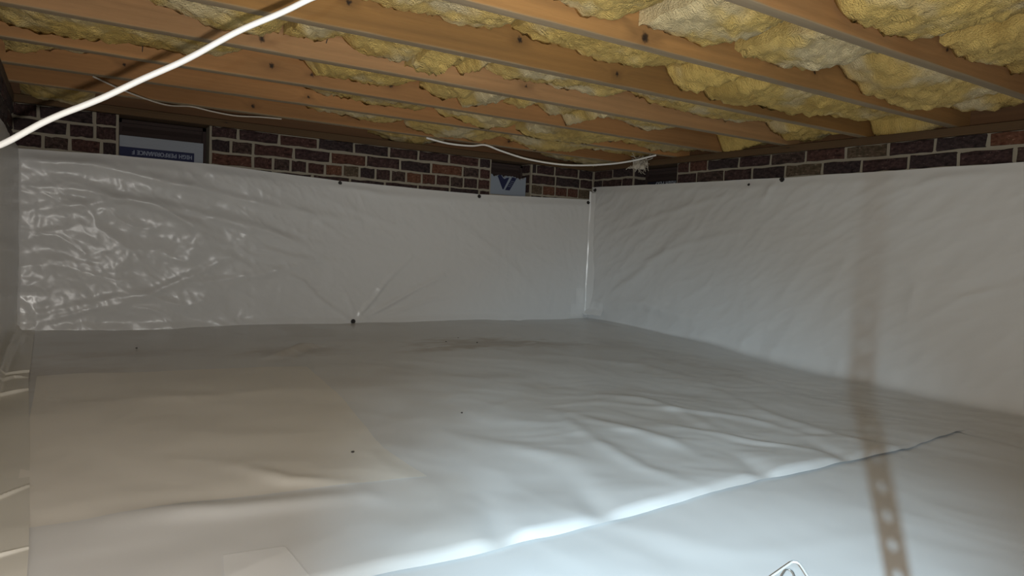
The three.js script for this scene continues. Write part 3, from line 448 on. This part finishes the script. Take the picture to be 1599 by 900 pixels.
board([-0.678, 0.792, -0.02], 0, 0.268, 0.918, 0.792, print(640, 300, (c, w, h) => {
  c.fillStyle = '#8e97a4'; c.fillRect(0, 0, w, h); c.fillStyle = NAVY; const P = (...a) => { c.beginPath(); a.forEach(([u, v], i) => i ? c.lineTo(u * w, v * h) : c.moveTo(u * w, v * h)); c.fill(); };
  P([0.17, 0], [0.28, 0], [0.34, 0.14], [0.38, 0.2], [0.45, 0.12], [0.52, 0.1], [0.37, 0.72], [0.34, 0.72]); P([0.6, 0.06], [0.73, 0.1], [0.54, 0.75], [0.41, 0.75]);
  c.strokeStyle = '#8e97a4'; c.lineWidth = 5; for (let i = 0; i < 4; i++) { c.beginPath(); c.moveTo((0.57 - i * 0.03) * w, (0.28 + i * 0.09) * h); c.lineTo((0.66 - i * 0.03) * w, (0.28 + i * 0.09) * h); c.stroke(); }
}), 'broken blue-grey foam board with a navy slanted logo', 0.018, 8);
board([0.03, 0.792, 0.645], -Math.PI / 2, 0.26, 0.909, 0.792, print(640, 280, (c, w, h) => {
  c.fillStyle = '#14172b'; c.fillRect(0, 0, w, h); c.save(); c.translate(w / 2, h / 2); c.rotate(Math.PI); c.translate(-w / 2, -h / 2);
  c.fillStyle = '#aeb4c0'; c.font = 'bold 84px sans-serif'; c.textBaseline = 'middle'; c.fillText('HIGH PERF', 40, h - 34); c.restore();
}), 'dark foam board with pale half-hidden letters on the right wall', 0, 5);

// ------------------------------------------------------------------ cables and wires
tag(mesh('cable', tube(CABLE(), 0.0052, 200, 12), M.cable), 'thick bright white cable crossing the upper left in front of the joists', 'cable');
function CABLE() {                                         // from the left wall, low, up to the underside of a joist
  const curve = new THREE.CatmullRomCurve3([[-3.256, 0.557, 2.36], [-3.2131, 0.5866, 2.3797], [-3.1776, 0.6075, 2.4008], [-2.9598, 0.7454, 2.4704], [-2.7235, 0.9001, 2.5507], [-2.6394, 0.9574, 2.5764], [-2.56, 1.01, 2.63], [-2.5, 1.034, 2.74]].map(p => new THREE.Vector3(...p)));
  return curve.getPoints(60).map((p, i) => [p.x, p.y + 0.0022 * Math.sin(i * 0.63 + 1) + 0.0014 * Math.sin(i * 1.31), p.z + 0.002 * Math.sin(i * 0.5)]);
}
const staple = new THREE.TorusGeometry(0.007, 0.0014, 6, 12, Math.PI);
function staples(parent, list) { for (const p of list) { const s = mesh('staple', staple, M.iron, parent); s.position.set(...p); } }
{
  const w = group('thin_wire'); mesh('wire', tube([[-3.0, JB - 0.004, 0.71], [-2.88, JB - 0.022, 0.58], [-2.72, JB - 0.03, 0.43], [-2.6, JB - 0.006, 0.32], [-2.52, JB - 0.016, 0.325], [-2.42, JB - 0.022, 0.325], [-2.3, JB - 0.012, 0.32], [-2.2, JB - 0.005, 0.3]], 0.0034, 90, 6), M.wire, w);
  staples(w, [[-2.99, JB, 0.712], [-2.6, JB, 0.318], [-2.2, JB, 0.3]]); tag(w, 'thin grey wire stapled under joists, above the first vent', 'wire');
  const v = group('thin_wire'); mesh('wire', tube([[-1.42, JB - 0.004, 0.3], [-1.3, JB - 0.022, 0.32], [-1.15, JB - 0.02, 0.33], [-1.06, JB - 0.004, 0.32], [-0.97, JB - 0.03, 0.35], [-0.82, JB - 0.065, 0.4], [-0.62, JB - 0.086, 0.5], [-0.42, JB - 0.072, 0.6], [-0.28, JB - 0.045, 0.68], [-0.16, JB - 0.004, 0.775]], 0.0055, 110, 6), M.cable, v);
  staples(v, [[-1.06, JB, 0.317], [-0.16, JB, 0.775]]); tag(v, 'pale wire drooping in a curve above the logo board', 'wire');
}
// ------------------------------------------------------------------ perforated hanger strap, just right of the view
{
  const s = new THREE.Shape(), w = 0.0095, len = 0.98; s.moveTo(-w, 0); s.lineTo(w, 0); s.lineTo(w, -len); s.lineTo(-w, -len); s.closePath();
  for (let i = 0; i < 46; i++) { const h = new THREE.Path(); h.absellipse(0, -0.015 - i * 0.0208, 0.0032, 0.0038, 0, Math.PI * 2); s.holes.push(h); }
  const g = new THREE.ExtrudeGeometry(s, { depth: 0.0009, bevelEnabled: false, curveSegments: 5 });
  const m = mesh('hanger_strap', g, M.steel); m.position.set(-2.639, JB, 3.702); m.rotation.y = -0.4;
  tag(m, 'perforated steel hanger strap hanging just right of the view', 'strap');
}
// ------------------------------------------------------------------ small things
{ // a bent white wire lying at the bottom edge
  const fy = (x, z, d = 0.005) => [x, floorShape(x, z) + d, z];
  const g = group('wire_loop'); mesh('outer_bend', tube([fy(-2.19, 3.172), fy(-2.15, 3.16, 0.006), fy(-2.1, 3.147, 0.007), fy(-2.06, 3.137, 0.008), fy(-2.045, 3.134, 0.008), fy(-2.038, 3.139, 0.007), fy(-2.045, 3.15, 0.007), fy(-2.065, 3.175, 0.006), fy(-2.1, 3.22)], 0.0019, 40, 6), M.cable, g);
  mesh('inner_bend', tube([fy(-2.15, 3.18), fy(-2.1, 3.155, 0.006), fy(-2.078, 3.147, 0.006), fy(-2.075, 3.152, 0.006), fy(-2.1, 3.18)], 0.0012, 24, 6), M.steel, g);
  tag(g, 'bent white wire loop poking in at the bottom edge', 'wire');
}
{ // frayed fluff caught on the sill by the corner
  const r = rng(9), parts = [];
  for (let i = 0; i < 90; i++) {
    const a = r() * 6.28, b = (r() - 0.5) * 2.4, l = 0.02 + r() * 0.045, c = [-0.035 + (r() - 0.5) * 0.03, 1.025 + (r() - 0.5) * 0.07, 0.5 + (r() - 0.5) * 0.13], d = [Math.cos(a) * Math.cos(b) * l * 0.6, Math.sin(b) * l, Math.sin(a) * Math.cos(b) * l];
    parts.push(tube([c, [c[0] + d[0] * 0.5 + (r() - 0.5) * 0.012, c[1] + d[1] * 0.5 + (r() - 0.5) * 0.012, c[2] + d[2] * 0.5], [c[0] + d[0], c[1] + d[1] - 0.006, c[2] + d[2]]], 0.0012 + r() * 0.0022, 5, 4));
  }
  for (let i = 0; i < 9; i++) { const s = new THREE.IcosahedronGeometry(0.008 + r() * 0.012, 1); s.translate(-0.03 + (r() - 0.5) * 0.02, 1.015 + (r() - 0.5) * 0.045, 0.5 + (r() - 0.5) * 0.11); s.deleteAttribute('normal'); s.computeVertexNormals(); const q = s.index ? s : s; parts.push(q); }
  tag(mesh('fluff_tuft', mergeGeometries(parts.map(p => (p.index ? p.toNonIndexed() : p))), M.fluff), 'frayed pale tuft clinging to the sill beside the far corner', 'tuft');
}
// black wire insulation hangers showing at the batts
function hanger(at, to, label) { tag(mesh('hanger_wire', tube([at, [(at[0] + to[0]) / 2, (at[1] + to[1]) / 2 + 0.002, (at[2] + to[2]) / 2], to], 0.0016, 8, 5), M.iron), label, 'wire'); }
hanger([-2.37, 1.142, 1.572], [-2.379, 1.1, 1.556], 'black wire pin sticking out of insulation right of the cable top');
hanger([-2.941, 1.137, 1.15], [-2.939, 1.1, 1.134], 'black wire pin in insulation above the cable at the left');
hanger([-2.871, 1.084, 1.145], [-2.871, 1.062, 1.132], 'short black wire pin just left of the cable shadow');
// crumbs of soil on the floor
const crumb = new THREE.IcosahedronGeometry(0.006, 1); { const p = crumb.attributes.position; for (let i = 0; i < p.count; i++) { const k = 1 + 0.3 * noise(p.getX(i) * 300, p.getY(i) * 300, p.getZ(i) * 300); p.setXYZ(i, p.getX(i) * k, p.getY(i) * k * 0.6, p.getZ(i) * k); } crumb.computeVertexNormals(); }
for (const [x, z, s, label] of [[-2.84, 0.64, 0.7, 'dark crumb of soil on the far floor at the left'], [-2.08, 2.02, 0.6, 'tiny dark crumb on the bare middle of the floor'], [-2.52, 2.3, 0.7, 'tiny dark crumb on the rectangular overlay sheet'], [-1.52, 0.82, 0.6, 'left crumb of soil in the clay smear below the back wall'], [-1.38, 0.88, 0.7, 'middle crumb of soil in the clay smear below the back wall'], [-1.4, 0.72, 0.5, 'rear crumb of soil in the clay smear below the back wall']]) {
  const m = mesh('soil_crumb', crumb, M.dirt); m.position.set(x, floorShape(x, z) + 0.006 + (x < -2.45 && z > 1.2 ? 0.004 : 0), z); m.scale.setScalar(s); tag(m, label, 'crumb');
}
renderer.render(scene, camera);
